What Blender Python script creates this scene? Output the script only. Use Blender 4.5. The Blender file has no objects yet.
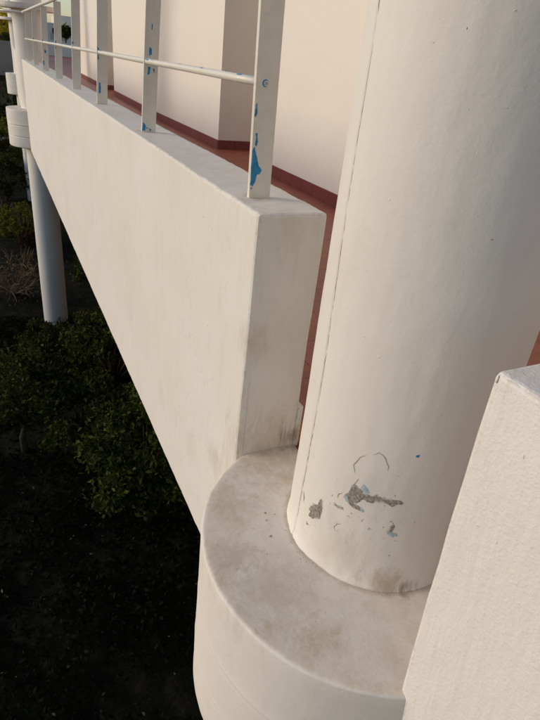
import bpy, bmesh, math, random
import numpy as np
from mathutils import Vector, Matrix, noise
S = bpy.context.scene
COL = S.collection
RAD = math.radians
random.seed(7); rng = np.random.default_rng(7)

# ------------------------------------------------------------------ camera
cam = bpy.data.cameras.new('camera'); cam_o = bpy.data.objects.new('camera', cam); COL.objects.link(cam_o)
cam.sensor_fit = 'VERTICAL'; cam.sensor_height = 24.0; cam.lens = 541.4 / 720 * 24.0
cam.clip_start = 0.02; cam.clip_end = 3000
M = Matrix(((-0.41830377, 0.47274056, -0.77558902), (-0.90263043, -0.12103453, 0.41304836), (0.10139166, 0.87284993, 0.47733921)))
cam_o.matrix_world = M.to_4x4(); S.camera = cam_o
# ------------------------------------------------------------------ sky and sun
SUN_AZ, SUN_EL = 68.0, 19.0         # azimuth from +X towards +Y
W = bpy.data.worlds.new('World'); S.world = W; W.use_nodes = True
nt = W.node_tree; bg = nt.nodes['Background']; sky = nt.nodes.new('ShaderNodeTexSky')
sky.sky_type = 'NISHITA'; sky.sun_disc = False; sky.sun_elevation = RAD(SUN_EL); sky.sun_rotation = RAD(90 - SUN_AZ)
sky.dust_density = 1.0; sky.air_density = 1.0; sky.ozone_density = 1.0
nt.links.new(sky.outputs[0], bg.inputs[0]); bg.inputs[1].default_value = 0.097
sl = bpy.data.lights.new('sun', 'SUN'); sl.energy = 1.12; sl.angle = RAD(26); sl.color = (1.0, 0.875, 0.755)
so = bpy.data.objects.new('sun', sl); COL.objects.link(so)
sd = Vector((math.cos(RAD(SUN_EL)) * math.cos(RAD(SUN_AZ)), math.cos(RAD(SUN_EL)) * math.sin(RAD(SUN_AZ)), math.sin(RAD(SUN_EL))))
so.rotation_euler = sd.to_track_quat('Z', 'Y').to_euler()
S.view_settings.view_transform = 'Standard'; S.view_settings.look = 'None'
S.view_settings.gamma = 1.0; S.view_settings.exposure = 0.42

# ------------------------------------------------------------------ helpers
def tag(o, label=None, cat=None, group=None, kind=None):
    if label: o['label'] = label
    if cat: o['category'] = cat
    if group: o['group'] = group
    if kind: o['kind'] = kind
    return o
def empty(name, loc=(0, 0, 0), rz=0.0):
    o = bpy.data.objects.new(name, None); COL.objects.link(o); o.location = loc; o.rotation_euler = (0, 0, rz)
    o.empty_display_size = 0.2
    return o
def link(name, me, mat, parent=None, smooth=False):
    if mat is not None and len(me.materials) == 0: me.materials.append(mat)
    if smooth: me.polygons.foreach_set('use_smooth', [True] * len(me.polygons))
    o = bpy.data.objects.new(name, me); COL.objects.link(o)
    if parent: o.parent = parent
    return o
def from_bm(name, bm, mat, parent=None, smooth=False, normals=True):
    if normals: bmesh.ops.recalc_face_normals(bm, faces=bm.faces)
    me = bpy.data.meshes.new(name); bm.to_mesh(me); bm.free()
    return link(name, me, mat, parent, smooth)
def from_py(name, v, f, mat, parent=None, smooth=False):
    me = bpy.data.meshes.new(name); me.from_pydata(v, [], f); me.update()
    return link(name, me, mat, parent, smooth)
def box(bm, a, b, bev=0.0, seg=2):
    r = bmesh.ops.create_cube(bm, size=1.0)
    for v in r['verts']:
        v.co = Vector([(a[i] + b[i]) / 2 + v.co[i] * (b[i] - a[i]) for i in range(3)])
    if bev:
        es = list({e for v in r['verts'] for e in v.link_edges})
        bmesh.ops.bevel(bm, geom=es, offset=bev, segments=seg, affect='EDGES', profile=0.6)
def tube(bm, pts, rad, n=10, cap=True):
    rings = []; prev = None
    for i, p in enumerate(pts):
        p = Vector(p)
        d = (Vector(pts[min(i + 1, len(pts) - 1)]) - Vector(pts[max(i - 1, 0)])).normalized()
        if prev is None:
            u = d.orthogonal().normalized()
        else:
            u = (prev - d * prev.dot(d)).normalized()
        prev = u; w = d.cross(u); r = rad[i] if isinstance(rad, (list, tuple)) else rad
        rings.append([bm.verts.new(p + (u * math.cos(2 * math.pi * k / n) + w * math.sin(2 * math.pi * k / n)) * r) for k in range(n)])
    for a, b in zip(rings, rings[1:]):
        for k in range(n): bm.faces.new((a[k], a[(k + 1) % n], b[(k + 1) % n], b[k]))
    if cap:
        bm.faces.new(rings[0][::-1]); bm.faces.new(rings[-1])

# ------------------------------------------------------------------ materials
def new_mat(name, rough=0.7, spec=0.3):
    m = bpy.data.materials.new(name); m.use_nodes = True
    b = m.node_tree.nodes['Principled BSDF']; b.inputs['Roughness'].default_value = rough
    b.inputs['Specular IOR Level'].default_value = spec
    return m, m.node_tree, b
def nz(t, scale, detail=4, rough=0.55, vec=None, dist=0.0):
    n = t.nodes.new('ShaderNodeTexNoise'); n.inputs['Scale'].default_value = scale; n.inputs['Detail'].default_value = detail
    n.inputs['Roughness'].default_value = rough; n.inputs['Distortion'].default_value = dist
    if vec is not None: t.links.new(vec, n.inputs['Vector'])
    return n.outputs['Fac']
def ramp(t, fac, stops):
    r = t.nodes.new('ShaderNodeValToRGB'); e = r.color_ramp.elements
    while len(e) < len(stops): e.new(0.5)
    for el, (p, c) in zip(e, stops):
        el.position = p; el.color = (c if isinstance(c, tuple) else (c, c, c)) + (1,)
    t.links.new(fac, r.inputs[0]); return r.outputs[0]
def mix(t, fac, a, b, mode='MIX'):
    m = t.nodes.new('ShaderNodeMix'); m.data_type = 'RGBA'; m.blend_type = mode
    for sock, v in ((m.inputs[0], fac), (m.inputs[6], a), (m.inputs[7], b)):
        if isinstance(v, (int, float)): sock.default_value = v
        elif isinstance(v, tuple): sock.default_value = v + (1,)
        else: t.links.new(v, sock)
    return m.outputs[2]
def mth(t, op, a, b=0.0, clamp=False):
    m = t.nodes.new('ShaderNodeMath'); m.operation = op; m.use_clamp = clamp
    for s, v in zip(m.inputs, (a, b)):
        if isinstance(v, (int, float)): s.default_value = v
        else: t.links.new(v, s)
    return m.outputs[0]
def coords(t, kind='Object', scale=(1, 1, 1)):
    c = t.nodes.new('ShaderNodeTexCoord'); mp = t.nodes.new('ShaderNodeMapping'); mp.inputs['Scale'].default_value = scale
    t.links.new(c.outputs[kind], mp.inputs['Vector']); return mp.outputs['Vector']
def geo_pos(t, scale=(1, 1, 1)):
    g = t.nodes.new('ShaderNodeNewGeometry'); mp = t.nodes.new('ShaderNodeMapping'); mp.inputs['Scale'].default_value = scale
    t.links.new(g.outputs['Position'], mp.inputs['Vector']); return mp.outputs['Vector'], g
def bump(t, b, terms):
    last = None
    for h, dist, st in terms:
        n = t.nodes.new('ShaderNodeBump'); n.inputs['Distance'].default_value = dist; n.inputs['Strength'].default_value = st
        t.links.new(h, n.inputs['Height'])
        if last is not None: t.links.new(last, n.inputs['Normal'])
        last = n.outputs[0]
    t.links.new(last, b.inputs['Normal'])

def plaster(name, base, stipple=0.004, lump=0.006, cell=0.35, streak=0.35, blot=0.3, dirt_up=0.0, warm=(0.50, 0.40, 0.29), fine=90, ledge=False, extra=None, wear=0.5):
    # positions of `extra` are in metres in the scene
    m, t, b = new_mat(name, 0.62, 0.32)
    p, g = geo_pos(t)
    pv, _ = geo_pos(t, (1, 1, 0.18))
    big = nz(t, 1.7, 5, 0.6, p)
    med = nz(t, 7, 6, 0.65, p, 0.4)
    st = nz(t, 16, 5, 0.65, pv, 0.6)
    sm = nz(t, 60, 4, 0.6, p)
    c = mix(t, mth(t, 'MULTIPLY', ramp(t, big, [(0.42, 0.0), (0.7, 1.0)]), blot), base, tuple(x * y for x, y in zip(base, (0.90, 0.865, 0.82))))
    c = mix(t, mth(t, 'MULTIPLY', ramp(t, st, [(0.56, 0.0), (0.80, 1.0)]), streak), c, tuple(x * y for x, y in zip(base, (0.78, 0.71, 0.62))))
    c = mix(t, mth(t, 'MULTIPLY', ramp(t, med, [(0.60, 0.0), (0.72, 1.0)]), 0.18 * (1 + blot)), c, tuple(x * y for x, y in zip(base, (0.80, 0.76, 0.70))))
    # little specks and pinholes
    vor = t.nodes.new('ShaderNodeTexVoronoi'); vor.inputs['Scale'].default_value = 11; t.links.new(p, vor.inputs['Vector'])
    spk = ramp(t, vor.outputs['Distance'], [(0.02, 1.0), (0.045, 0.0)])
    gate = ramp(t, nz(t, 2.9, 2, 0.5, p), [(0.55, 0.0), (0.60, 1.0)])
    c = mix(t, mth(t, 'MULTIPLY', mth(t, 'MULTIPLY', spk, gate), 0.7), c, (0.22, 0.17, 0.13))
    if dirt_up:
        sep = t.nodes.new('ShaderNodeSeparateXYZ'); t.links.new(g.outputs['Normal'], sep.inputs[0])
        up = ramp(t, sep.outputs['Z'], [(0.55, 0.0), (0.95, 1.0)])
        d1 = ramp(t, nz(t, 3.6, 7, 0.68, p, 0.8), [(0.36, 0.15), (0.66, 1.0)])
        d2 = ramp(t, nz(t, 26, 5, 0.7, p, 1.5), [(0.40, 0.45), (0.66, 1.0)])
        f = mth(t, 'MULTIPLY', mth(t, 'MULTIPLY', up, dirt_up), mth(t, 'MULTIPLY', d1, d2))
        if ledge:      # grime: an even film, darker patches of dried mud, trowel strokes
            stx, _ = geo_pos(t, (34, 7, 9)); strokes = ramp(t, nz(t, 1.0, 5, 0.7, stx, 1.2), [(0.38, 0.5), (0.68, 1.0)])
            film = mth(t, 'MULTIPLY', mth(t, 'MULTIPLY', up, ramp(t, nz(t, 2.1, 6, 0.6, p, 0.6), [(0.30, 0.42), (0.62, 0.95)])), strokes)
            c = mix(t, mth(t, 'MULTIPLY', film, 0.50), c, (0.65, 0.53, 0.395))
            f = mth(t, 'MULTIPLY', f, ramp(t, nz(t, 5.2, 7, 0.66, p, 0.9), [(0.44, 0.0), (0.60, 1.0)]))
        c = mix(t, f, c, warm)
    if wear:
        w0 = ramp(t, g.outputs['Pointiness'], [(0.515, 0.0), (0.56, 1.0)])
        w1 = ramp(t, nz(t, 38, 6, 0.75, p, 0.5), [(0.52, 0.0), (0.60, 1.0)])
        c = mix(t, mth(t, 'MULTIPLY', mth(t, 'MULTIPLY', w0, w1), wear), c, (0.34, 0.27, 0.20))
    if ledge:
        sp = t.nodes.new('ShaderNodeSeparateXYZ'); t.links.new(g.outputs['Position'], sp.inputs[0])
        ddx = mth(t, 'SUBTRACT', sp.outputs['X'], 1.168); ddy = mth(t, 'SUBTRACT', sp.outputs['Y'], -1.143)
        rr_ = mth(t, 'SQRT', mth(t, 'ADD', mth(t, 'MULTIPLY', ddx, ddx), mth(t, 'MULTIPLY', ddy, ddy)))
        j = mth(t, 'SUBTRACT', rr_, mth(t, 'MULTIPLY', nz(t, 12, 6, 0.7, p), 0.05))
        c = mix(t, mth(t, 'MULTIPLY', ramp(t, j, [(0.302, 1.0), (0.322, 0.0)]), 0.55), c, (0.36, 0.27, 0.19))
        tide = ramp(t, mth(t, 'ABSOLUTE', mth(t, 'SUBTRACT', nz(t, 3.1, 5, 0.6, p, 0.4), 0.53)), [(0.0, 1.0), (0.012, 0.0)])
        c = mix(t, mth(t, 'MULTIPLY', tide, 0.0), c, (0.42, 0.33, 0.24))
    # hairline cracks
    cn = nz(t, 2.3, 7, 0.62, p, 0.2)
    hair = ramp(t, mth(t, 'ABSOLUTE', mth(t, 'SUBTRACT', cn, 0.5)), [(0.0, 1.0), (0.0022, 0.0)])
    hg = ramp(t, nz(t, 1.9, 2, 0.5, pv, 0.0), [(0.56, 0.0), (0.62, 1.0)])
    c = mix(t, mth(t, 'MULTIPLY', mth(t, 'MULTIPLY', hair, hg), 0.0 if ledge or not wear else 0.28), c, (0.36, 0.29, 0.22))
    pv2, _ = geo_pos(t, (1, 1, 0.35))
    for (sx, sy, sz, rad, col, amt) in (extra or []):      # local stains: a soft spot broken up by noise
        vm = t.nodes.new('ShaderNodeVectorMath'); vm.operation = 'DISTANCE'; t.links.new(g.outputs['Position'], vm.inputs[0]); vm.inputs[1].default_value = (sx, sy, sz)
        dd = mth(t, 'ADD', vm.outputs['Value'], mth(t, 'MULTIPLY', mth(t, 'SUBTRACT', nz(t, 16 if rad > 0.03 else 60, 8, 0.78, pv2, 0.7), 0.5), rad * 3.4))
        c = mix(t, mth(t, 'MULTIPLY', ramp(t, dd, [(rad * 0.15, 1.0), (rad, 0.0)]), amt), c, col)
    t.links.new(c, b.inputs['Base Color'])
    hp = nz(t, fine, 3, 0.6, p)
    vb = t.nodes.new('ShaderNodeTexVoronoi'); vb.inputs['Scale'].default_value = 42; vb.feature = 'SMOOTH_F1'; t.links.new(p, vb.inputs['Vector'])
    bump(t, b, [(nz(t, 5, 4, 0.55, p), lump * 3, 0.5), (sm, lump, 0.5), (vb.outputs['Distance'], stipple, cell), (hp, stipple, 0.6), (spk, 0.003, 0.4)])
    return m
CREAM = (0.79, 0.745, 0.685)
MAT = {}
MAT['parapet'] = plaster('painted_plaster', CREAM, 0.0016, 0.0022, 0.1, 0.35, 0.45, dirt_up=0.35, warm=(0.50, 0.44, 0.35), extra=[(1.69, -0.93, -1.52, 0.26, (0.55, 0.46, 0.35), 0.6), (1.69, -0.98, -0.75, 0.09, (0.84, 0.80, 0.75), 0.5), (1.69, -0.90, -1.12, 0.10, (0.83, 0.79, 0.74), 0.5), (1.69, -1.05, -1.45, 0.07, (0.30, 0.22, 0.15), 0.8), (1.69, -0.80, -0.95, 0.10, (0.56, 0.49, 0.40), 0.5), (1.69, -0.9, -0.5, 0.14, (0.60, 0.54, 0.45), 0.45), (2.3, -0.79, -1.9, 0.13, (0.56, 0.47, 0.38), 0.22), (2.9, -0.79, -1.95, 0.13, (0.56, 0.47, 0.38), 0.2), (3.9, -0.79, -1.75, 0.2, (0.58, 0.50, 0.42), 0.2), (1.95, -0.79, -1.72, 0.12, (0.55, 0.46, 0.36), 0.45)] + [(x, -0.885, -0.453, 0.075, (0.40, 0.29, 0.19), 0.55) for x in (1.93, 3.66, 5.3)])
MAT['parapet_rough'] = plaster('stippled_plaster', (0.79, 0.745, 0.70), 0.0028, 0.0018, 0.3, 0.2, 0.3, dirt_up=0.2, fine=120)
MAT['ledge'] = plaster('stained_ledge_paint', (0.80, 0.74, 0.68), 0.0012, 0.0014, 0.1, 0.25, 0.4, dirt_up=0.8, warm=(0.52, 0.40, 0.265), ledge=True, extra=[
    (1.60, -0.98, -1.5, 0.22, (0.44, 0.35, 0.25), 0.55), (1.42, -0.66, -1.5, 0.13, (0.46, 0.37, 0.27), 0.5), (1.18, -0.58, -1.5, 0.12, (0.44, 0.36, 0.28), 0.5),
    (0.89, -1.05, -1.5, 0.075, (0.30, 0.20, 0.12), 0.75), (0.87, -1.09, -1.49, 0.035, (0.16, 0.10, 0.07), 0.8), (1.02, -0.66, -1.5, 0.2, (0.48, 0.40, 0.33), 0.4),
    (1.68, -1.06, -1.5, 0.06, (0.25, 0.18, 0.12), 0.6),
    (1.336, -0.767, -1.5, 0.006, (0.12, 0.09, 0.07), 0.9), (1.30, -0.757, -1.5, 0.008, (0.12, 0.09, 0.07), 0.9), (1.224, -0.74, -1.5, 0.008, (0.12, 0.09, 0.07), 0.9), (1.318, -0.80, -1.5, 0.004, (0.12, 0.09, 0.07), 0.9)])
MAT['column'] = plaster('column_paint', (0.78, 0.735, 0.675), 0.0008, 0.0015, 0.08, 0.25, 0.3, extra=[(0.90, -1.0, -1.47, 0.10, (0.42, 0.29, 0.17), 0.6), (0.87, -1.07, -1.48, 0.04, (0.2, 0.12, 0.08), 0.7), (0.98, -0.86, -1.40, 0.16, (0.60, 0.52, 0.44), 0.5), (0.92, -0.9, -1.1, 0.12, (0.62, 0.58, 0.55), 0.4)])
MAT['facade'] = plaster('facade_paint', (0.78, 0.72, 0.64), 0.001, 0.002, 0.1, 0.05, 0.15, wear=0)
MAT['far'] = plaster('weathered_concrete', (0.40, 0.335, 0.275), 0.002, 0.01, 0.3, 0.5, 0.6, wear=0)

def simple(name, col, rough=0.6, var=0.15, scale=12, bmp=0.002, spec=0.3, metal=0.0):
    m, t, b = new_mat(name, rough, spec); p, g = geo_pos(t)
    n = nz(t, scale, 5, 0.6, p)
    c = mix(t, ramp(t, n, [(0.3, 0.0), (0.7, 1.0)]), tuple(x * (1 - var) for x in col), tuple(min(1, x * (1 + var)) for x in col))
    t.links.new(c, b.inputs['Base Color']); b.inputs['Metallic'].default_value = metal
    bump(t, b, [(nz(t, scale * 6, 4, 0.6, p), bmp, 0.5)])
    return m
MAT['steel'] = simple('white_enamel', (0.76, 0.71, 0.62), 0.38, 0.05, 30, 0.001, 0.5)
MAT['blue'] = simple('old_blue_paint', (0.03, 0.245, 0.47), 0.5, 0.3, 60, 0.001)
MAT['paleblue'] = simple('pale_blue_undercoat', (0.40, 0.49, 0.53), 0.6, 0.25, 90, 0.001)
MAT['bolt'] = simple('bolt_metal', (0.45, 0.42, 0.38), 0.4, 0.2, 80, 0.001, 0.5, 0.6)
MAT['cement'] = simple('bare_cement', (0.34, 0.30, 0.26), 0.95, 0.6, 140, 0.008, 0.1)
MAT['under'] = simple('old_undercoat', (0.52, 0.50, 0.475), 0.8, 0.22, 80, 0.002, 0.1)
MAT['crackline'] = simple('crack_dirt', (0.33, 0.275, 0.22), 0.95, 0.45, 90, 0.001, 0.1)
MAT['tile'] = simple('red_floor_tile', (0.33, 0.092, 0.048), 0.45, 0.18, 5, 0.001, 0.4)
MAT['skirt'] = simple('dark_red_skirting_tile', (0.19, 0.048, 0.040), 0.4, 0.15, 6, 0.001, 0.4)
MAT['grout'] = simple('grout', (0.29, 0.085, 0.047), 0.9, 0.2, 20, 0.002)
MAT['bark'] = simple('bark', (0.06, 0.042, 0.028), 0.9, 0.3, 25, 0.02)
MAT['twig'] = simple('dry_twig', (0.22, 0.15, 0.09), 0.9, 0.3, 9, 0.004)
MAT['rock'] = simple('pale_rock', (0.38, 0.34, 0.29), 0.9, 0.3, 3, 0.05)
MAT['gravelbit'] = simple('litter_flake', (0.10, 0.09, 0.06), 0.8, 0.5, 3, 0.001)
def soil():
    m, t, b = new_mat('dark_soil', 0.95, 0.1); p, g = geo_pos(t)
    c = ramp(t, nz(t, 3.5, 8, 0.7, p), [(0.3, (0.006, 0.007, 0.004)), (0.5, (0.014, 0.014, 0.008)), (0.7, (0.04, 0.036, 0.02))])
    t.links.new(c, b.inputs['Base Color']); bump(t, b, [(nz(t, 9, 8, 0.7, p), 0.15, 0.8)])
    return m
MAT['soil'] = soil()
def leaf(name, dark, light, tr=0.25):
    m, t, b = new_mat(name, 0.75, 0.08); p, g = geo_pos(t)
    rnd = g.outputs['Random Per Island']
    c = mix(t, ramp(t, rnd, [(0.0, 0.0), (0.7, 0.45), (1.0, 1.0)]), dark, light)
    c = mix(t, mth(t, 'MULTIPLY', nz(t, 1.3, 3, 0.5, p), 0.5), c, tuple(x * 0.6 for x in dark))
    t.links.new(c, b.inputs['Base Color'])
    tl = t.nodes.new('ShaderNodeBsdfTranslucent'); t.links.new(c, tl.inputs['Color'])
    ms = t.nodes.new('ShaderNodeMixShader'); ms.inputs[0].default_value = tr
    out = t.nodes['Material Output']; t.links.new(b.outputs[0], ms.inputs[1]); t.links.new(tl.outputs[0], ms.inputs[2]); t.links.new(ms.outputs[0], out.inputs['Surface'])
    return m
MAT['leaf'] = leaf('shrub_leaf', (0.032, 0.050, 0.010), (0.155, 0.17, 0.028))
MAT['leaf_dark'] = leaf('dark_shrub_leaf', (0.028, 0.040, 0.010), (0.15, 0.155, 0.028))
MAT['leaf_lime'] = leaf('lime_leaf', (0.10, 0.12, 0.018), (0.34, 0.30, 0.045), 0.35)
MAT['leaf_red'] = leaf('brown_leaf', (0.05, 0.025, 0.012), (0.13, 0.065, 0.035))
MAT['leaf_gold'] = leaf('golden_leaf', (0.78, 0.62, 0.05), (0.95, 0.86, 0.14), 0.45)
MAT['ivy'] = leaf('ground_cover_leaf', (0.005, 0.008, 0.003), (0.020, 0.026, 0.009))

# ------------------------------------------------------------------ ground
def terrain_z(x, y):
    z = -7.1
    if y > 5: z += 4.6 * min(1, (y - 5) / 12) ** 1.3          # unseen bank, added to keep the low sun off the garden
    if x > 34: z += 2.4 * min(1, (x - 34) / 40)
    return z + 0.18 * noise.noise(Vector((x * 0.35, y * 0.35, 0))) + 0.05 * noise.noise(Vector((x * 1.7, y * 1.7, 3)))
def ground():
    xs = list(np.concatenate([np.array([-900, -300, -100, -50]), np.arange(-30, 60, 0.6), np.array([65, 75, 90, 120, 200, 500, 1500])]))
    ys = list(np.concatenate([np.array([-900, -300, -100, -40]), np.arange(-20, 22, 0.6), np.array([25, 32, 45, 80, 200, 500, 1200])]))
    v = [(x, y, terrain_z(x, y)) for x in xs for y in ys]; n = len(ys)
    f = [(i * n + j, (i + 1) * n + j, (i + 1) * n + j + 1, i * n + j + 1) for i in range(len(xs) - 1) for j in range(n - 1)]
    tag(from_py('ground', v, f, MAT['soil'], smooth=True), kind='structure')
ground()

# ------------------------------------------------------------------ the terrace building
P = 14.07
ZT, ZL, ZB = -0.453, -1.5, -2.375         # parapet top, ledge and floor level, parapet bottom
YO, YI = -0.79, -1.07                     # outer and inner plane of the parapets
def nvec(p, s, a):
    return Vector((noise.noise(Vector((p[0] * s, p[1] * s, p[2] * s))), noise.noise(Vector((p[0] * s + 31, p[1] * s, p[2] * s))), noise.noise(Vector((p[0] * s, p[1] * s + 57, p[2] * s))))) * a
def extruded_wall(bm, x0, x1, prof, r, step_near, near, amp=0.004):
    """profile (y,z) swept along x with rounded ends; stations packed where `near` is"""
    xs = []; x = x0 + r
    while x < x1 - r:
        xs.append(x); x += step_near * (1 + 0.35 * abs(x - near))
    st = [(x0, r), (x0 + r * 0.3, r * 0.3), (x0 + r, 0)] + [(q, 0) for q in xs[1:]] + [(x1 - r, 0), (x1 - r * 0.3, r * 0.3), (x1, r)]
    cy = sum(p[0] for p in prof) / len(prof); cz = sum(p[1] for p in prof) / len(prof)
    hy = max(p[0] for p in prof) - cy; hz = max(p[1] for p in prof) - cz
    rings = []
    for q, ins in st:
        ring = []
        for (y, z) in prof:
            yy = cy + (y - cy) * (1 - ins / hy); zz = cz + (z - cz) * (1 - ins / hz)
            co = Vector((q, yy, zz)); near_e = abs(y - (max(p[0] for p in prof))) < r * 1.1 and abs(z - (max(p[1] for p in prof))) < r * 1.1 or (ins > 0 and z > cz - hz * 0.97)
            if near_e:                                    # knocks and chips along the arrises
                kn = max(0.0, noise.noise(Vector((q * 7 + 3, yy * 11, zz * 7))) - 0.22) * 0.020 + max(0.0, noise.noise(Vector((q * 29, yy * 31, zz * 29))) - 0.30) * 0.010
                co += Vector((0, cy - yy, cz - zz)).normalized() * kn
            co += nvec(co, 2.2, 0.0028) + nvec(co, 14, amp * 0.4) + nvec(co, 47, amp * 0.3)
            ring.append(bm.verts.new(co))
        rings.append(ring)
    n = len(prof)
    for a, b in zip(rings, rings[1:]):
        for k in range(n): bm.faces.new((a[k], a[(k + 1) % n], b[(k + 1) % n], b[k]))
    for ring, rev in ((rings[0], True), (rings[-1], False)):
        for ins2 in (r + 0.018,):                # flat inner rings keep the cap even
            nr = [bm.verts.new((v.co.x, cy + (v.co.y - cy) * (1 - (ins2 - r) / hy), cz + (v.co.z - cz) * (1 - (ins2 - r) / hz))) for v in ring]
            for k in range(n):
                q = (ring[k], ring[(k + 1) % n], nr[(k + 1) % n], nr[k]); bm.faces.new(q[::-1] if rev else q)
            ring = nr
        bm.faces.new(ring[::-1] if rev else ring)
def round_prof(y0, y1, z0, z1, r, dz=0.12, dy=0.06):
    pts = []
    def arc(cy, cz, a0):
        for k in range(4):
            a = a0 + math.pi / 2 * k / 3; pts.append((cy + r * math.cos(a), cz + r * math.sin(a)))
    def lin(a, b, d):
        n = max(1, int(math.dist(a, b) / d))
        for k in range(1, n): pts.append((a[0] + (b[0] - a[0]) * k / n, a[1] + (b[1] - a[1]) * k / n))
    # counter-clockwise in (y,z)
    arc(y1 - r, z1 - r, 0); lin((y1 - r, z1), (y0 + r, z1), dy); arc(y0 + r, z1 - r, math.pi / 2)
    lin((y0, z1 - r), (y0, z0 + r), dz); arc(y0 + r, z0 + r, math.pi); lin((y0 + r, z0), (y1 - r, z0), dy)
    arc(y1 - r, z0 + r, math.pi * 1.5); lin((y1, z0 + r), (y1, z1 - r), dz)
    return pts
def make_parapet(x0, x1, near, mat, step, amp=0.004):
    root = empty('parapet_wall', (0, 0, 0))
    bm = bmesh.new(); extruded_wall(bm, x0, x1, round_prof(YI, YO, ZB, ZT, 0.012), 0.012, step, near, amp)
    from_bm('wall', bm, mat, root, smooth=False)
    bm = bmesh.new(); extruded_wall(bm, x0 - 0.004, x1 + 0.004, round_prof(YI - 0.022, YI + 0.003, ZL - 0.02, -1.30, 0.005, 0.2), 0.005, step * 3, near, 0.002)
    from_bm('plinth', bm, mat, root)
    return root

# --- columns with their half-round ledges
CX, CY, CR = 1.168, -1.143, 0.32
GA = 84.0
def col_r(a, z):
    """radius of the column surface at angle a (degrees) and height z"""
    seam = GA - 5.5 * min(1, max(0, (z + 0.75) / 0.9)) + 0.5 * math.sin(z * 5)
    d = (a - seam) * CR * math.pi / 180
    r = CR + 0.0035 * noise.noise(Vector((math.cos(RAD(a)) * 1.3, math.sin(RAD(a)) * 1.3, z * 1.6))) + 0.0012 * noise.noise(Vector((a * 0.16, z * 9, 2)))
    if a > 0: r -= 0.005 * math.exp(-(d / 0.003) ** 2) * (0.75 + 0.5 * noise.noise(Vector((0, 0, z * 20))))
    if -0.13 < d < 0 and a > 0: r += 0.0008
    return r
def make_shaft(parent, z0, z1, dz, fillet=True):
    angs = []; a = -180.0
    while a < 180: angs.append(a); a += (0.45 if 74 < a < 92 else 2.0 if 30 < a < 165 else 5)
    zs = []; z = z0
    while z < z1 - 1e-4: zs.append(z); z += (dz if z < 0.6 else 0.3) if z > z0 + 0.06 or not fillet else 0.006
    zs.append(z1)
    v = []
    for z in zs:
        fl = 0.010 * (1 - min(1, (z - z0) / 0.03)) ** 2.0 if fillet else 0
        for a in angs:
            r = col_r(a, z) + fl * (0.7 + 0.5 * noise.noise(Vector((a * 0.05, 0, 5))))
            v.append((r * math.cos(RAD(a)), r * math.sin(RAD(a)), z))
    n = len(angs)
    f = [(i * n + j, i * n + (j + 1) % n, (i + 1) * n + (j + 1) % n, (i + 1) * n + j) for i in range(len(zs) - 1) for j in range(n)]
    f += [tuple(range(n))[::-1], tuple(range((len(zs) - 1) * n, len(zs) * n))]
    return from_py('shaft', v, f, MAT['column'], parent, smooth=True)
DX, DY, DR = 1.134 - 1.168, -1.093 + 1.143, 0.618       # ledge centre relative to the column
def make_ledge(parent, ztop, zbot, mat, fine=True):
    """half-round drum: the disc cut by the inner plane of the parapet"""
    yc = (YI + 0.002) - CY                                  # cut line in column space
    a0 = math.asin((yc - DY) / DR)
    n = 150 if fine else 40
    yl = yc - 0.2; a1 = math.asin((yl - DY) / DR)
    th = [a0 + (math.pi - a1 - a0) * k / n for k in range(n + 1)]
    prof = []                                               # (inset, z, wobble)
    rr = 0.014
    rings_top = [0.60, 0.54, 0.47, 0.40, 0.33, 0.26, 0.19, 0.13, 0.08, 0.05, 0.03]
    for q in rings_top: prof.append((q, ztop))
    for k in range(5):
        a = math.pi / 2 * k / 4; prof.append((rr - rr * math.sin(a), ztop - rr + rr * math.cos(a)))
    H = ztop - zbot
    zz = ztop - rr
    for zl in (ztop - H * 0.40, ztop - H * 0.69):           # two shuttering lines
        while zz - 0.06 > zl + 0.03: zz -= 0.06; prof.append((0, zz))
        prof += [(0, zl + 0.012), (-0.0012 if fine else -0.002, zl + 0.006), (0.001 if fine else 0.02, zl), (0.0, zl - (0.006 if fine else 0.022)), (0.0, zl - 0.03)]; zz = zl - 0.03
    while zz - 0.06 > zbot + 0.05: zz -= 0.06; prof.append((0, zz))
    for k in range(5):
        a = math.pi / 2 * k / 4; prof.append((0.03 - 0.03 * math.cos(a), zbot + 0.03 - 0.03 * math.sin(a)))
    prof += [(0.2, zbot), (0.4, zbot), (0.6, zbot)]
    v = []
    for ins, z in prof:
        for t in th:
            r = DR - ins
            x = DX + r * math.cos(t); y = DY + r * math.sin(t)
            co = Vector((x, max(y, yc if x > DX else yl), z))
            co += nvec(co, 3, 0.004) + nvec(co, 16, 0.0012)
            v.append(co[:])
    m = n + 1
    f = [(i * m + j, i * m + j + 1, (i + 1) * m + j + 1, (i + 1) * m + j) for i in range(len(prof) - 1) for j in range(n)]
    return from_py('ledge', v, f, mat, parent, smooth=True)

def smooth_poly(pts, n=2):
    for _ in range(n):
        q = []
        for a, b in zip(pts, pts[1:] + pts[:1]):
            q += [(a[0] * .78 + b[0] * .22, a[1] * .78 + b[1] * .22), (a[0] * .22 + b[0] * .78, a[1] * .22 + b[1] * .78)]
        pts = q
    return pts
def jag(pts, amp, close=True):
    out = []
    P2 = list(zip(pts, pts[1:] + pts[:1])) if close else list(zip(pts, pts[1:]))
    for a, b in P2:
        L = math.dist(a, b); k = max(1, int(L / (amp * 2.5)))
        for i in range(k):
            t = i / k; out.append((a[0] + (b[0] - a[0]) * t + random.uniform(-amp, amp) * 0.5, a[1] + (b[1] - a[1]) * t + random.uniform(-amp, amp) * 0.5))
    if not close: out.append(pts[-1])
    return out
ARC = CR * math.pi / 180                      # metres per degree on the column
def on_col(s, z, off):                        # s = arc length
    a = s / ARC; r = col_r(a, z) + off
    return Vector((r * math.cos(RAD(a)), r * math.sin(RAD(a)), z))
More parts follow.
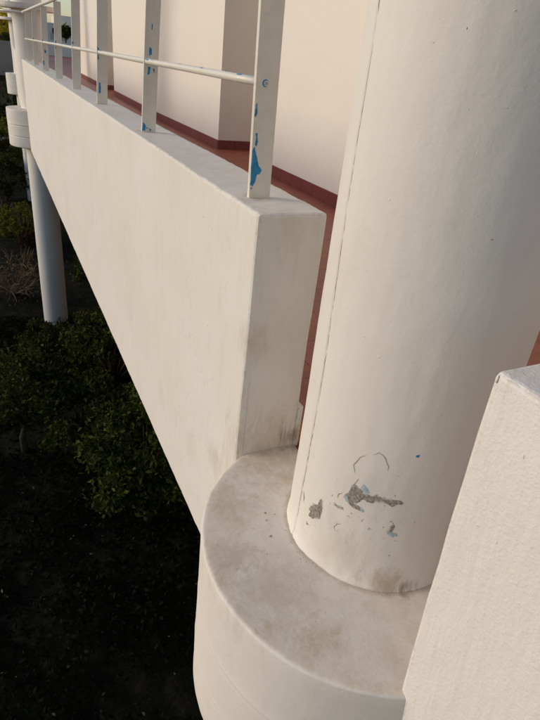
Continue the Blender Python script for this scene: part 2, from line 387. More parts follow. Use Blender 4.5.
def patch(parent, name, pts, mat, off, lip=0.0, jg=0.004):
    pts = jag([(a * ARC, z) for a, z in pts], jg)
    if jg > 0.005: pts = jag(pts, 0.0022)
    bm = bmesh.new(); vs = [bm.verts.new((s, z, 0)) for s, z in pts]; fc = bm.faces.new(vs)
    bmesh.ops.triangulate(bm, faces=[fc])
    for _ in range(3):
        es = [e for e in bm.edges if e.calc_length() > 0.008]
        if not es: break
        bmesh.ops.subdivide_edges(bm, edges=es, cuts=1); bmesh.ops.triangulate(bm, faces=list(bm.faces))
    for v in bm.verts:
        s, z = v.co.x, v.co.y
        v.co = on_col(s, z, off + 0.0006 * noise.noise(Vector((s * 120, z * 120, 0))) + (0.0 if not v.is_boundary else -0.0006))
    o = from_bm(name, bm, mat, parent)
    if lip:
        bm = bmesh.new(); n = len(pts); cx = sum(p[0] for p in pts) / n; cz = sum(p[1] for p in pts) / n
        prof = [(-0.0026, -0.0002), (-0.0010, lip), (0.0, lip * 0.8), (0.0004, -0.0002)]
        rings = []
        for i, p in enumerate(pts):
            a = pts[i - 1]; b = pts[(i + 1) % n]; tx, tz = b[0] - a[0], b[1] - a[1]; L = math.hypot(tx, tz) or 1
            area = sum(pts[k - 1][0] * pts[k][1] - pts[k][0] * pts[k - 1][1] for k in range(n))
            nx, nzz = (-tz / L, tx / L) if area > 0 else (tz / L, -tx / L)     # inward
            hgt = max(0.15, 0.6 + 0.9 * noise.noise(Vector((p[0] * 40, p[1] * 40, 9))))
            rings.append([bm.verts.new(on_col(p[0] + nx * u, p[1] + nzz * u, 0.0012 + w * hgt)) for u, w in prof])
        for a, b in zip(rings, rings[1:] + rings[:1]):
            for k in range(3): bm.faces.new((a[k], a[k + 1], b[k + 1], b[k]))
        from_bm('paint_lip', bm, MAT['column'], o)
    return o
GRAY = [[(120.67, -1.1185), (122.44, -1.0959), (126.31, -1.1075), (129.47, -1.1153), (131.63, -1.123), (131.41, -1.1303), (128.47, -1.1418), (127.4, -1.1532), (124.99, -1.1696), (129.0, -1.1713), (130.43, -1.1847), (127.66, -1.1893), (123.65, -1.1901), (120.61, -1.1772), (118.53, -1.1636), (117.24, -1.1578), (119.39, -1.1419)],
 [(128.96, -1.1282), (132.06, -1.1219), (134.72, -1.1053), (137.28, -1.1129), (135.42, -1.1251), (133.9, -1.1424), (130.4, -1.1419)],
 [(136.47, -1.116), (139.76, -1.1065), (144.13, -1.1036), (147.69, -1.1032), (150.58, -1.1154), (147.4, -1.119), (143.81, -1.131), (139.6, -1.127), (137.19, -1.1232)],
 [(112.56, -1.2039), (115.06, -1.2083), (119.34, -1.2029), (119.14, -1.2129), (116.05, -1.2202), (113.05, -1.2177)],
 [(147.42, -1.1912), (149.11, -1.2067), (149.13, -1.2245), (148.63, -1.2359), (146.34, -1.2318), (146.59, -1.2135), (147.48, -1.2052)],
 [(95.3, -1.2987), (98.31, -1.274), (99.31, -1.2717), (100.9, -1.2717), (101.7, -1.2531), (102.09, -1.2376), (104.2, -1.2296), (104.2, -1.2418), (105.39, -1.261), (105.71, -1.2819), (104.98, -1.313), (102.73, -1.3185), (99.82, -1.3378), (96.04, -1.3438), (96.88, -1.3215), (95.25, -1.3117)],
 [(94.85, -1.3735), (96.74, -1.3743), (99.11, -1.3753), (97.2, -1.3851), (95.12, -1.3853)],
 [(86.6, -1.272), (88.6, -1.2945), (89.4, -1.3155), (88.2, -1.3079), (87.3, -1.295)]]
GRAY.append([(129.8, -1.1165), (133.0, -1.113), (137.5, -1.110), (138.6, -1.116), (137.6, -1.127), (133.0, -1.134), (129.6, -1.142)])
BLUE = [[(145.16, -1.23), (147.17, -1.2342), (151.0, -1.2369), (151.85, -1.2469), (149.33, -1.2546), (146.23, -1.2464)],
 [(125.66, -1.1027), (126.89, -1.0825), (129.59, -1.0916), (131.52, -1.1065), (129.41, -1.1134), (127.3, -1.108)],
 [(117.73, -1.1561), (119.96, -1.1586), (121.37, -1.1781), (119.55, -1.1774), (117.56, -1.1671)],
 [(128.45, -1.1695), (130.76, -1.1803), (130.58, -1.1892), (128.48, -1.1847)]]
CRACK = [[(120.9, -1.0578), (120.11, -1.044), (119.14, -1.031), (120.55, -1.0137), (121.83, -0.994), (124.68, -0.9796)], [(128.6, -0.9673), (130.64, -0.9538), (132.93, -0.9559), (135.19, -0.9694), (137.26, -0.99), (137.64, -1.0049)], [(123.62, -1.0724), (122.38, -1.0941), (120.67, -1.1185), (120.44, -1.1328)], [(113.77, -1.1813), (114.15, -1.1659), (116.5, -1.1522)], [(119.59, -1.2745), (117.3, -1.2834), (115.9, -1.3002), (116.66, -1.3122), (118.9, -1.3107)]]

def make_column(fine):
    root = empty('round_column', (CX, CY, ZL))
    def shift(o):
        o.location = (0, 0, -ZL); return o
    shift(make_shaft(root, ZL - 0.004, 4.2, 0.03 if fine else 0.25))
    shift(make_ledge(root, ZL, -2.33, MAT['ledge'], fine))
    low = make_shaft(root, -7.6, -2.32, 0.3, False); low.name = 'lower_shaft'; shift(low)
    return root, shift
col0, shift = make_column(True)
for g in GRAY:                                               # ragged ring of older paint round each bare patch
    cx_ = sum(q[0] for q in g) / len(g); cz_ = sum(q[1] for q in g) / len(g)
    big = [(cx_ + (a - cx_) * 1.0 + (0.7 if a > cx_ else -0.7) * random.uniform(0, 1.0), cz_ + (z - cz_) * 1.0 + (0.005 if z > cz_ else -0.005) * random.uniform(0, 1.0)) for a, z in g]
    shift(patch(col0, 'old_paint_edge', big, MAT['under'], 0.0003, 0.0, 0.0065))
for g in GRAY: shift(patch(col0, 'bare_cement_patch', g, MAT['cement'], 0.0007, 0.0, 0.0065))
for g in BLUE: shift(patch(col0, 'blue_undercoat_chip', g, MAT['paleblue'], 0.0013, 0.0, 0.003))
shift(patch(col0, 'blue_paint_chip', [(149.08, -0.9306), (151.02, -0.9263), (150.62, -0.9369), (149.23, -0.9364)], MAT['blue'], 0.001, 0.0, 0.002))
for c in CRACK:                                              # lifted paint edges: a thin raised sliver with a dark gap below it
    pts = jag([(a * ARC, z) for a, z in c], 0.003, False)
    bm = bmesh.new(); rings = []
    for i, (s, z) in enumerate(pts):
        a = pts[max(0, i - 1)]; b = pts[min(len(pts) - 1, i + 1)]; L = math.dist(a, b) or 1
        nx, nq = -(b[1] - a[1]) / L, (b[0] - a[0]) / L
        w = 0.0009 * math.sin(math.pi * (i + 0.5) / len(pts)) * random.uniform(0.7, 1.3) + 0.0003
        rings.append([bm.verts.new(on_col(s + nx * k * w, z + nq * k * w, 0.0007)) for k in (-1, 1)])
    for a, b in zip(rings, rings[1:]): bm.faces.new((a[0], a[1], b[1], b[0]))
    shift(from_bm('paint_crack', bm, MAT['crackline'], col0))
for k in range(110):                                          # small blisters and pits of the old paint near the foot
    s = random.gauss(128, 16) * ARC; z = random.gauss(-1.25, 0.11)
    if z < -1.44 or z > -0.95: continue
    r = random.uniform(0.0008, 0.0030) * (1.5 if random.random() < 0.1 else 1)
    pts = [((s + r * math.cos(a) * random.uniform(0.6, 1.2)) / ARC, z + r * 1.2 * math.sin(a) * random.uniform(0.6, 1.2)) for a in np.arange(0, 6.2, 0.9)]
    shift(patch(col0, 'paint_blister', pts, MAT['column'] if random.random() < 0.72 else (MAT['cement'] if random.random() < 0.5 else MAT['paleblue']), 0.0012, 0.0, 0.002))
for a, z in [(114.08, 0.1152), (124.84, 0.1017), (113.61, 0.0732), (99.78, 0.0634), (139.24, 0.1372), (149.68, 0.0144), (145.38, -0.0289), (132.2, -0.0406), (139.52, -0.1215), (145.95, -0.251), (154.4, -0.2996), (158.93, -0.3169), (128.45, -0.2891), (108.38, -0.2555), (100.47, -0.3792), (103.43, -0.4429), (110, -0.62), (133, -0.70), (146, -0.82), (121, -0.55)]:
    r = random.uniform(0.002, 0.0042); tl = random.uniform(0, 3.1)
    bm = bmesh.new(); rings = []
    for u, h in ((1.0, -0.0002), (0.6, 0.0005), (0.2, 0.0008)):
        rings.append([bm.verts.new(on_col(a * ARC + r * u * (math.cos(q) * math.cos(tl) - 0.5 * math.sin(q) * math.sin(tl)), z + r * u * (math.cos(q) * math.sin(tl) + 0.5 * math.sin(q) * math.cos(tl)), h)) for q in np.arange(0, 6.2, 0.63)])
    for p1, p2 in zip(rings, rings[1:]):
        for k in range(len(p1)): bm.faces.new((p1[k], p1[(k + 1) % len(p1)], p2[(k + 1) % len(p1)], p2[k]))
    bm.faces.new(rings[-1])
    shift(from_bm('paint_drip', bm, MAT['column'] if random.random() < 0.9 else MAT['crackline'], col0, smooth=True))
def seam_a(z): return GA - 5.5 * min(1, max(0, (z + 0.75) / 0.9)) + 0.5 * math.sin(z * 5)
zz = -1.42
while zz < 1.2:                                              # open crack along the seam, broken into lengths
    L = random.uniform(0.12, 0.5); bm = bmesh.new(); rings = []; n = max(3, int(L / 0.008))
    for k in range(n + 1):
        z = zz + L * k / n; w = (0.0001 + 0.0011 * abs(noise.noise(Vector((z * 31, 2, 0)))) + 0.0004) * min(1, 4 * min(k, n - k) / n + 0.15)
        s0 = seam_a(z) * ARC + 0.0016 * noise.noise(Vector((z * 45, 8, 1)))
        rings.append([bm.verts.new(on_col(s0 + q * w, z, 0.0012)) for q in (-1, 0, 1)])
    for p1, p2 in zip(rings, rings[1:]):
        bm.faces.new((p1[0], p1[1], p2[1], p2[0])); bm.faces.new((p1[1], p1[2], p2[2], p2[1]))
    shift(from_bm('seam_crack', bm, MAT['crackline'], col0)); zz += L + random.uniform(0.0, 0.025)
tag(col0, 'white round column with flaking paint above a stained half-round ledge, nearest the camera', 'column', 'round columns along the terrace edge')

def copy_tree(o, parent=None):
    c = o.copy(); COL.objects.link(c); c.parent = parent
    for ch in list(o.children): copy_tree(ch, c)
    return c
col1, _ = make_column(False)
# raised collar of the storey above, seen just over the handrail
def make_collar(parent):
    bm = bmesh.new()
    tube(bm, [(0, 0.02, 0.50 - ZL), (0, 0.02, 0.53 - ZL), (0, 0.02, 0.60 - ZL)], [0.60, 0.61, 0.61], 48)
    return from_bm('upper_collar', bm, MAT['ledge'], parent)
make_collar(col1)
col1.location = (15.23, -1.03, ZL)
tag(col1, 'white round column with banded half-round ledge at the far end of the long parapet', 'column', 'round columns along the terrace edge')
BAY2 = RAD(-1.85); PIV = Vector((14.9, 0, 0))
def bay2(x, y): 
    c, s = math.cos(BAY2), math.sin(BAY2); dx, dy = x - PIV.x, y
    return (PIV.x + dx * c - dy * s, dx * s + dy * c)
col2 = copy_tree(col1); x, y = bay2(29.3, -1.06); col2.location = (x, y, ZL)
tag(col2, 'farthest white round column and ledge, showing small past the middle one', 'column', 'round columns along the terrace edge')

# --- parapets
par0 = make_parapet(0.598 - 12.98, 0.598, 0.598, MAT['parapet_rough'], 0.014, 0.0055)
for v in [c for c in par0.children if c.name.startswith('wall')][0].data.vertices:                     # the outer face of this wall leans back a little towards its foot
    k = max(0.0, -v.co.z - 0.55)
    if v.co.x > -0.6: v.co.x += (v.co.z - ZT) * 0.006 * min(1, v.co.x + 0.6)
    if v.co.y > -0.9: v.co.y -= 0.066 * k ** 1.2
for k in range(26):                                          # blobs and runs of thick paint
    x = 0.598 - random.random() * 0.5 - 0.01; z = ZT - 0.015 - random.random() ** 2 * 0.5; rr = random.uniform(0.002, 0.005); el = random.uniform(1, 3.2)
    bm = bmesh.new(); bmesh.ops.create_icosphere(bm, subdivisions=2, radius=1)
    for v in bm.verts: v.co = Vector((x + v.co.x * rr, YO - 0.0005 + v.co.y * rr * 0.45, z + v.co.z * rr * el * (1.3 if v.co.z > 0 else 0.8)))
    from_bm('paint_drip', bm, MAT['parapet_rough'], par0, smooth=True).location = (0, -0.066 * max(0.0, -z - 0.55) ** 1.2, 0)
tag(par0, 'rough white plaster parapet with a bare top filling the lower right corner', 'parapet', 'parapet walls of the terrace')
par1 = make_parapet(1.69, 14.67, 1.69, MAT['parapet'], 0.018, 0.0045)
tag(par1, 'long white parapet with a grey end face, carrying the railing', 'parapet', 'parapet walls of the terrace')
par2 = make_parapet(1.69 + P, 14.67 + P, 20, MAT['parapet'], 0.3, 0.003)
par2.location = (bay2(0, 0)[0], bay2(0, 0)[1], 0); par2.rotation_euler.z = BAY2
tag(par2, 'far parapet beyond the middle column, mostly hidden behind it', 'parapet', 'parapet walls of the terrace')

# --- railings
RY = -0.888
def chip(parent, name, pts, x, mat, th=0.0007):
    pts = jag(jag(pts, 0.0045), 0.0018)
    bm = bmesh.new(); vs = [bm.verts.new((x, y + (z - ZT) * 0.012 if x < 3 else y - (z - ZT) * (0.10 if x < 4 else 0.045), z)) for y, z in pts]; fc = bm.faces.new(vs)
    r = bmesh.ops.extrude_face_region(bm, geom=[fc])
    for v in r['geom']:
        if isinstance(v, bmesh.types.BMVert): v.co.x -= th
    return from_bm(name, bm, mat, parent)
def make_post(parent, x, y0=-0.940, y1=-0.852):
    bm = bmesh.new(); box(bm, (x, y0, ZT - 0.03), (x + 0.020, y1, 0.415), 0.0025, 2)
    for v in bm.verts: v.co.y += (v.co.z - ZT) * (0.022 if x < 2 else -0.045)
    return from_bm('post', bm, MAT['steel'], parent)
def railing(xs, x0, x1, topx0, topx1):
    root = empty('railing', (0, 0, 0)); posts = [make_post(root, x) for x in xs]
    def rail(name, z, r, a, b):
        bm = bmesh.new(); n = max(2, int((b - a) / 0.4))
        tube(bm, [(a + (b - a) * k / n, RY + 0.002 * math.sin(k * 1.3), z + 0.001 * math.sin(k * 0.9)) for k in range(n + 1)], r, 14)
        return from_bm(name, bm, MAT['steel'], root, smooth=True)
    rail('mid_rail', -0.060, 0.0155, x0, x1); rail('top_rail', 0.425, 0.022, topx0, topx1)
    return root, posts
XS = [1.921, 3.655, 5.30, 6.85, 8.50, 10.3, 12.1, 13.85]
rl1, posts = railing(XS, 1.926, 14.3, 1.75, 14.62)
CH1 = [[(-0.8536, -0.2729), (-0.8605, -0.2703), (-0.8688, -0.2915), (-0.8777, -0.3185), (-0.8824, -0.3381), (-0.8954, -0.3497), (-0.8895, -0.3635), (-0.8761, -0.3662), (-0.8724, -0.3945), (-0.8621, -0.4109), (-0.8535, -0.4029), (-0.8535, -0.3707), (-0.8535, -0.3311), (-0.8535, -0.2999)], [(-0.8545, -0.129), (-0.861, -0.125), (-0.8616, -0.1573), (-0.8572, -0.1735), (-0.8537, -0.165), (-0.8554, -0.1468)], [(-0.8621, -0.2234), (-0.8689, -0.2216), (-0.8712, -0.2531), (-0.8666, -0.2701), (-0.8631, -0.261)], [(-0.8577, -0.4126), (-0.8652, -0.415), (-0.8587, -0.4232)]]
for c in CH1: chip(posts[0], 'blue_paint_chip', c, XS[0], MAT['blue'])
def shifted(L, dy, dz=0): return [(y + dy, z + dz) for y, z in L]
CH2 = [[(-0.8794, -0.396), (-0.9005, -0.4174), (-0.8971, -0.4449), (-0.879, -0.4458)], [(-0.8815, 0.0158), (-0.8962, 0.0037), (-0.9, -0.024), (-0.884, -0.030)], [(-0.8825, -0.087), (-0.900, -0.088), (-0.897, -0.125), (-0.884, -0.132)], [(-0.884, 0.1341), (-0.892, 0.1354), (-0.892, 0.1053), (-0.884, 0.1042)], [(-0.9234, -0.4339), (-0.9384, -0.4392), (-0.9284, -0.447)], [(-0.905, -0.425), (-0.915, -0.428), (-0.911, -0.438)], [(-0.914, -0.095), (-0.928, -0.098), (-0.922, -0.123)]]
for c in CH2: chip(posts[1], 'blue_paint_chip', shifted(c, 0.026), XS[1], MAT['blue'])
for i, dz in ((2, -0.005), (3, 0.012), (4, 0.0), (5, -0.01), (6, 0.0)):
    for c in ([[(-0.857, -0.01 - 0.01 * random.random()), (-0.865 - 0.012 * random.random(), -0.02), (-0.872, -0.04), (-0.858, -0.042)]] + ([[(-0.857, -0.075), (-0.866, -0.08), (-0.868, -0.11 - 0.02 * random.random()), (-0.858, -0.105)]] if i in (2, 4) else []) +
              ([[(-0.866, -0.28), (-0.884, -0.285), (-0.880, -0.36), (-0.868, -0.365)]] if i == 2 else []) +
              ([[(-0.88, -0.15), (-0.91, -0.16), (-0.905, -0.20), (-0.885, -0.20)], [(-0.858, -0.30), (-0.875, -0.30), (-0.875, -0.37), (-0.860, -0.36)]] if i == 5 else [])):
        chip(posts[i], 'blue_paint_chip', shifted(c, 0, dz), XS[i], MAT['blue'])
# bolt with washer on the first post, blue paint ring round it
bm = bmesh.new(); tube(bm, [(XS[0] - 0.0012, RY + 0.008, -0.06), (XS[0] + 0.0002, RY + 0.008, -0.06)], [0.0125, 0.0125], 9); from_bm('blue_paint_chip', bm, MAT['blue'], posts[0])
bm = bmesh.new(); tube(bm, [(XS[0] - 0.004, RY + 0.006, -0.061), (XS[0] - 0.0005, RY + 0.006, -0.061)], [0.009, 0.0095], 20); bo = from_bm('washer', bm, MAT['steel'], posts[0])
bm = bmesh.new(); tube(bm, [(XS[0] - 0.009, RY + 0.006, -0.061), (XS[0] - 0.0035, RY + 0.006, -0.061)], [0.0048, 0.0052], 6); from_bm('bolt', bm, MAT['bolt'], posts[0])
# blue scuffs on the mid rail next to the first and second posts
mr = [c for c in rl1.children if c.name.startswith('mid_rail')][0]
for sx, ln, ang in ((2.02, 0.09, 70), (2.14, 0.05, 55), (2.30, 0.03, 80), (2.6, 0.03, 60), (3.45, 0.10, 65), (3.58, 0.06, 40), (2.95, 0.02, 70), (5.15, 0.08, 60), (6.7, 0.08, 60)):
    bm = bmesh.new(); rows = []
    for k in range(6):
        x = sx + ln * k / 5; hw = 8 + 14 * math.sin(math.pi * k / 5) * random.uniform(0.4, 1)
        row = []
        for a in (ang - hw, ang, ang + hw):
            row.append(bm.verts.new((x, RY + 0.0163 * math.cos(RAD(a)), -0.060 + 0.0163 * math.sin(RAD(a)) + 0.001 * math.sin(0.9 * (x - 1.926) / 0.4))))
        rows.append(row)
    for a, b in zip(rows, rows[1:]):
        for k in range(2): bm.faces.new((a[k], a[k + 1], b[k + 1], b[k]))
    from_bm('paint_scuff', bm, MAT['paleblue'] if random.random() < 0.6 else MAT['blue'], mr)
tag(rl1, 'white steel railing with flat posts and chipped blue paint on the long parapet', 'railing', 'railings on the parapets')
rl2, _ = railing([1.921 + P + 1.65 * k for k in range(8)], 1.926 + P, 14.3 + P, 1.75 + P, 14.62 + P)
rl2.location = (bay2(0, 0)[0], bay2(0, 0)[1], 0); rl2.rotation_euler.z = BAY2
tag(rl2, 'far white railing beyond the middle column', 'railing', 'railings on the parapets')
# curved handrail bending round the far column
bm = bmesh.new()
tube(bm, [(14.62, RY, 0.425)] + [(15.2 - 0.56 * math.cos(a), -0.90 + 0.5 * math.sin(a), 0.425) for a in np.linspace(0.15, math.pi - 0.15, 18)] + [(15.8, RY - 0.02, 0.425)], 0.022, 10)
o = from_bm('handrail_bend', bm, MAT['steel'], rl1, smooth=True)

# --- terrace floor: slab, tiles
root_floor = empty('terrace_floor', (0, 0, ZL)); root_floor['kind'] = 'structure'
bm = bmesh.new(); box(bm, (-13.5, -5.55, -2.30), (14.9, YI - 0.002, ZL - 0.012))
b2 = bmesh.new(); box(b2, (14.905, -5.55, -2.30), (33.0, YI - 0.002, ZL - 0.012)); box(b2, (33.01, -14, -2.30), (70, YI - 1.2, ZL - 0.012))
for v in b2.verts: v.co.x, v.co.y = bay2(v.co.x, v.co.y)
tm = bpy.data.meshes.new('t'); b2.to_mesh(tm); b2.free(); bm.from_mesh(tm); bpy.data.meshes.remove(tm)
o = from_bm('floor_slab', bm, MAT['grout'], root_floor); o.location = (0, 0, -ZL)
TS = 0.40
bm = bmesh.new(); box(bm, (0, 0, -0.011), (TS - 0.002, TS - 0.002, 0.0), 0.0008, 1)
bmesh.ops.recalc_face_normals(bm, faces=bm.faces)
tile_me = bpy.data.meshes.new('tile'); bm.to_mesh(tile_me); bm.free(); tile_me.materials.append(MAT['tile'])
cnt = 0; rest = bmesh.new()
for i in range(-34, 112):
    for j in range(11):
        x = 0.2 + i * TS; y = YI - 0.026 - (j + 1) * TS
        if y < -5.5 or x + TS > 33 or (j == 0 and 0.3 < x < 1.1): continue      # the ledge runs in here, round the column foot
        if 2 <= i and j <= 7 and cnt < 290 and i < 36:
            t = bpy.data.objects.new('floor_tile', tile_me); COL.objects.link(t); t.parent = root_floor
            t.location = (x, y, random.uniform(-0.0006, 0.0006)); cnt += 1
        else:
            box(rest, (x, y, -0.011), (x + TS - 0.004, y + TS - 0.004, random.uniform(-0.0006, 0.0006)))
for i in range(93):
    for j in range(18):
        x = 33.02 + i * TS; y = -2.4 - (j + 1) * TS * 1.5
        box(rest, (x, y, -0.011), (x + TS - 0.004, y + TS * 1.5 - 0.004, 0.0))
for v in rest.verts:
    if v.co.x > 14.9: v.co.x, v.co.y = bay2(v.co.x, v.co.y)
tag(from_bm('floor_tiling', rest, MAT['tile'], root_floor, normals=False), kind='stuff')

# --- facade with door recesses
YW = -3.80
def facade(xs0, xs1, recesses, rot, label, tile_range):
    root = empty('house_wall', (0, 0, 0))
    bm = bmesh.new(); path = [(xs0, YW)]
    for a, b in recesses: path += [(a, YW), (a, -5.45), (b, -5.45), (b, YW)]
    path.append((xs1, YW)); 
    lo = [bm.verts.new((x, y, ZL - 0.01)) for x, y in path]; hi = [bm.verts.new((x, y, 3.6)) for x, y in path]
    for k in range(len(path) - 1): bm.faces.new((lo[k], lo[k + 1], hi[k + 1], hi[k]))
    bk = [bm.verts.new((xs0, -12, z)) for z in (ZL - 0.01, 3.6)] + [bm.verts.new((xs1, -12, z)) for z in (ZL - 0.01, 3.6)]
    bm.faces.new((lo[0], hi[0], bk[1], bk[0])); bm.faces.new((lo[-1], bk[2], bk[3], hi[-1])); bm.faces.new((bk[0], bk[1], bk[3], bk[2]))
    bm.faces.new(hi + [bk[3], bk[1]])
    ww = from_bm('wall', bm, MAT['facade'], root)
    # skirting tiles, 16 cm high, 33 cm long
    bm = bmesh.new(); L = 0.33; box(bm, (0.0015, 0, 0), (L - 0.0015, 0.013, 0.16), 0.002, 1); bmesh.ops.recalc_face_normals(bm, faces=bm.faces)
    me = bpy.data.meshes.new('skirting_tile'); bm.to_mesh(me); bm.free(); me.materials.append(MAT['skirt'])
    rest = bmesh.new(); used = 0
    def run(p, q):
        nonlocal used
        d = Vector((q[0] - p[0], q[1] - p[1])); n = int(d.length / L + 0.5); ang = math.atan2(d.y, d.x)
        for k in range(n):
            pos = (p[0] + d.x * k / n, p[1] + d.y * k / n)
            if tile_range[0] < pos[0] < tile_range[1]:
                t = bpy.data.objects.new('skirting_tile', me); COL.objects.link(t); t.parent = root
                t.location = (pos[0], pos[1], ZL + 0.001 * random.random()); t.rotation_euler.z = ang
                t.scale.x = d.length / n / L
            else:
                m4 = Matrix.Translation((pos[0], pos[1], ZL)) @ Matrix.Rotation(ang, 4, 'Z')
                b2 = bmesh.new(); box(b2, (0.0015, 0, 0), (L - 0.0015, 0.013, 0.16)); b2.transform(m4)
                tm = bpy.data.meshes.new('t'); b2.to_mesh(tm); b2.free(); rest.from_mesh(tm); bpy.data.meshes.remove(tm)
    for k in range(len(path) - 1): 
        a, b = path[k], path[k + 1]
        run(a, b)
    if len(rest.verts): tag(from_bm('skirting', rest, MAT['skirt'], root), kind='stuff')
    else: rest.free()
    root.rotation_euler.z = rot
    if rot: root.location = (bay2(0, 0)[0], bay2(0, 0)[1], 0)
    return tag(root, label, 'house wall', 'cream walls behind the terrace')
facade(-13.2, 14.9, [(-5.9, -3.7), (8.1, 10.2)], 0, 'cream house wall with dark red skirting tiles behind the long parapet', (4, 14.9))
facade(14.91, 31.6, [(21.35, 23.9)], BAY2, 'farther cream house wall seen small between the railing posts', (15, 31.6))
# unseen wall added to stop sky light reaching in under the slab
bm = bmesh.new(); box(bm, (-13.2, -12, -7.6), (33, -7.5, -2.31)); body = from_bm('light_block_wall', bm, MAT['far'])
tag(body, 'unseen wall added beneath the terrace slab to keep the space there dark', 'wall')
# low end wall of the terrace with yuccas and a distant block
bm = bmesh.new(); box(bm, (66, -14, ZL), (66.3, -2.0, ZL + 1.25), 0.02); o = from_bm('end_wall', bm, MAT['facade'])
tag(o, 'low white wall closing the far end of the terrace, between two posts', 'wall')

# --- far wing of the building across the left edge
wing = empty('far_wing', (46, 0, 0))
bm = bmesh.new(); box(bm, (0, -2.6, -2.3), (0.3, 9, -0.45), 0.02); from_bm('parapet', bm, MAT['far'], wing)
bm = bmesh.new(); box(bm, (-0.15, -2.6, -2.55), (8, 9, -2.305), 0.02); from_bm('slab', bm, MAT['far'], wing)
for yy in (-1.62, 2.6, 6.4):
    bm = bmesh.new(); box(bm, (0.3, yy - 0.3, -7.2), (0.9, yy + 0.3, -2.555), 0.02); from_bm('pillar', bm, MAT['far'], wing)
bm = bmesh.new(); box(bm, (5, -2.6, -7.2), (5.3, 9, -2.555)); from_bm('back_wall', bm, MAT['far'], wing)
bm = bmesh.new(); box(bm, (-0.2, -2.2, 1.62), (0.1, 9, 1.78), 0.01); 
tag(from_bm('pergola_beam', bm, MAT['steel'], wing))
for yy in (2.2, 6.3):
    bm = bmesh.new(); tube(bm, [(-0.05, yy, -0.46), (-0.05, yy, 1.62)], 0.05, 8); from_bm('pergola_post', bm, MAT['steel'], wing)
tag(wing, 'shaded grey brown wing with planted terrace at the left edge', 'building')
# distant blocks on the horizon
for (x, y, w, d, h, c) in ((170, -17, 16, 14, 8.5, 'far'), (190, -32, 20, 22, 11, 'far')):
    b = empty('distant_block', (x, y, -5))
    bm = bmesh.new(); box(bm, (0, -d / 2, -2), (w, d / 2, h), 0.05); from_bm('wall', bm, MAT['facade'], b)
    for iy in range(5):
        for iz in range(2):
            bm = bmesh.new(); yy = -d / 2 + 1.4 + iy * (d - 2.8) / 4; box(bm, (-0.03, yy - 0.5, 1.8 + iz * 3), (0.05, yy + 0.5, 3.3 + iz * 3)); from_bm('window', bm, MAT['bolt'], b)
    tag(b, 'pale block on the skyline seen through the gap in the terrace' if x == 170 else 'larger pale block on the skyline behind the first', 'building')

# ------------------------------------------------------------------ vegetation
def leaves_mesh(name, pos, size, mat, parent=None, up=0.35):
    """many small two-triangle leaves at pos (N,3)"""
    n = len(pos)
    d = rng.normal(size=(n, 3)); d[:, 2] += up; d /= np.linalg.norm(d, axis=1)[:, None]
    a = rng.normal(size=(n, 3)); a -= d * (a * d).sum(1)[:, None]; a /= np.linalg.norm(a, axis=1)[:, None]
    b = np.cross(d, a); s = size * rng.uniform(0.35, 1.35, n)[:, None]
    fold = d * s * 0.12
    v = np.stack([pos - a * s * 0.5, pos + b * s * 0.27 + a * s * 0.02 + fold, pos + a * s * 0.55, pos - b * s * 0.27 + a * s * 0.02 + fold], 1).reshape(-1, 3)
    me = bpy.data.meshes.new(name); me.vertices.add(4 * n); me.vertices.foreach_set('co', v.astype(np.float32).ravel())
    idx = np.arange(4 * n).reshape(n, 4); tri = np.concatenate([idx[:, [0, 1, 2]], idx[:, [0, 2, 3]]], 1).ravel()
    me.loops.add(6 * n); me.loops.foreach_set('vertex_index', tri.astype(np.int32))
    me.polygons.add(2 * n); me.polygons.foreach_set('loop_start', np.arange(0, 6 * n, 3, dtype=np.int32)); me.polygons.foreach_set('loop_total', np.full(2 * n, 3, dtype=np.int32))
    me.update(calc_edges=True); me.validate()
    return link(name, me, mat, parent)
def shrub(c, r, mat, label, n=9000, leaf_s=0.085, name='shrub', cat='shrub', flat=0.8, clumps=60, ground=None):
    gz = terrain_z(c[0], c[1]) if ground is None else ground
    root = empty(name, (c[0], c[1], gz)); H = c[2] - gz
    # clump centres spread through an uneven volume
    cc = []
    while len(cc) < clumps:
        p = rng.normal(size=3); p /= np.linalg.norm(p); rad = rng.uniform(0.35, 1.0) ** 0.5
        lump = 1 + 0.35 * noise.noise(Vector(p * 1.8 + np.array(c)))
        q = p * rad * r * lump; q[2] *= flat
        if q[2] < -0.75 * r: continue
        cc.append(q)
    cc = np.array(cc)
    per = n // clumps; pos = []
    for q in cc:
        k = int(per * rng.uniform(0.4, 1.6)); sg = r * rng.uniform(0.06, 0.14)
        pos.append(q + rng.normal(size=(k, 3)) * sg * np.array([1, 1, 0.7]))
    pos = np.concatenate(pos) + np.array([0, 0, H])
    pos = pos[pos[:, 2] > 0.05]
    leaves_mesh('crown', pos, leaf_s, mat, root)
    bm = bmesh.new(); fork = Vector((random.uniform(-.1, .1), random.uniform(-.1, .1), max(0.2, H - r * 0.75)))
    tube(bm, [(0, 0, -0.2), (0.02, 0.02, fork.z * 0.5), fork], [0.06 * r + 0.02, 0.05 * r + 0.015, 0.045 * r + 0.01], 8)
    o = from_bm('trunk', bm, MAT['bark'], root, smooth=True)
    bm = bmesh.new()
    for q in cc[::3]:
        e = Vector(q) + Vector((0, 0, H)); m = fork.lerp(e, 0.5) + Vector(rng.normal(size=3) * 0.08 * r)
        tube(bm, [fork, m, e], [0.025 * r + 0.004, 0.015 * r + 0.003, 0.004], 5, False)
    from_bm('limbs', bm, MAT['bark'], root, smooth=True)
    return tag(root, label, cat, 'shrubs in the garden below')
shrub((6.75, -1.62, -5.35), 0.98, MAT['leaf'], 'green leafy tree under the lower end of the long parapet', 15000, 0.085, 'small_tree', 'tree', 0.8, 80)
shrub((10.4, -1.75, -5.7), 1.10, MAT['leaf_dark'], 'dark green shrub touching the foot of the middle lower column', 12000, 0.09, clumps=70)
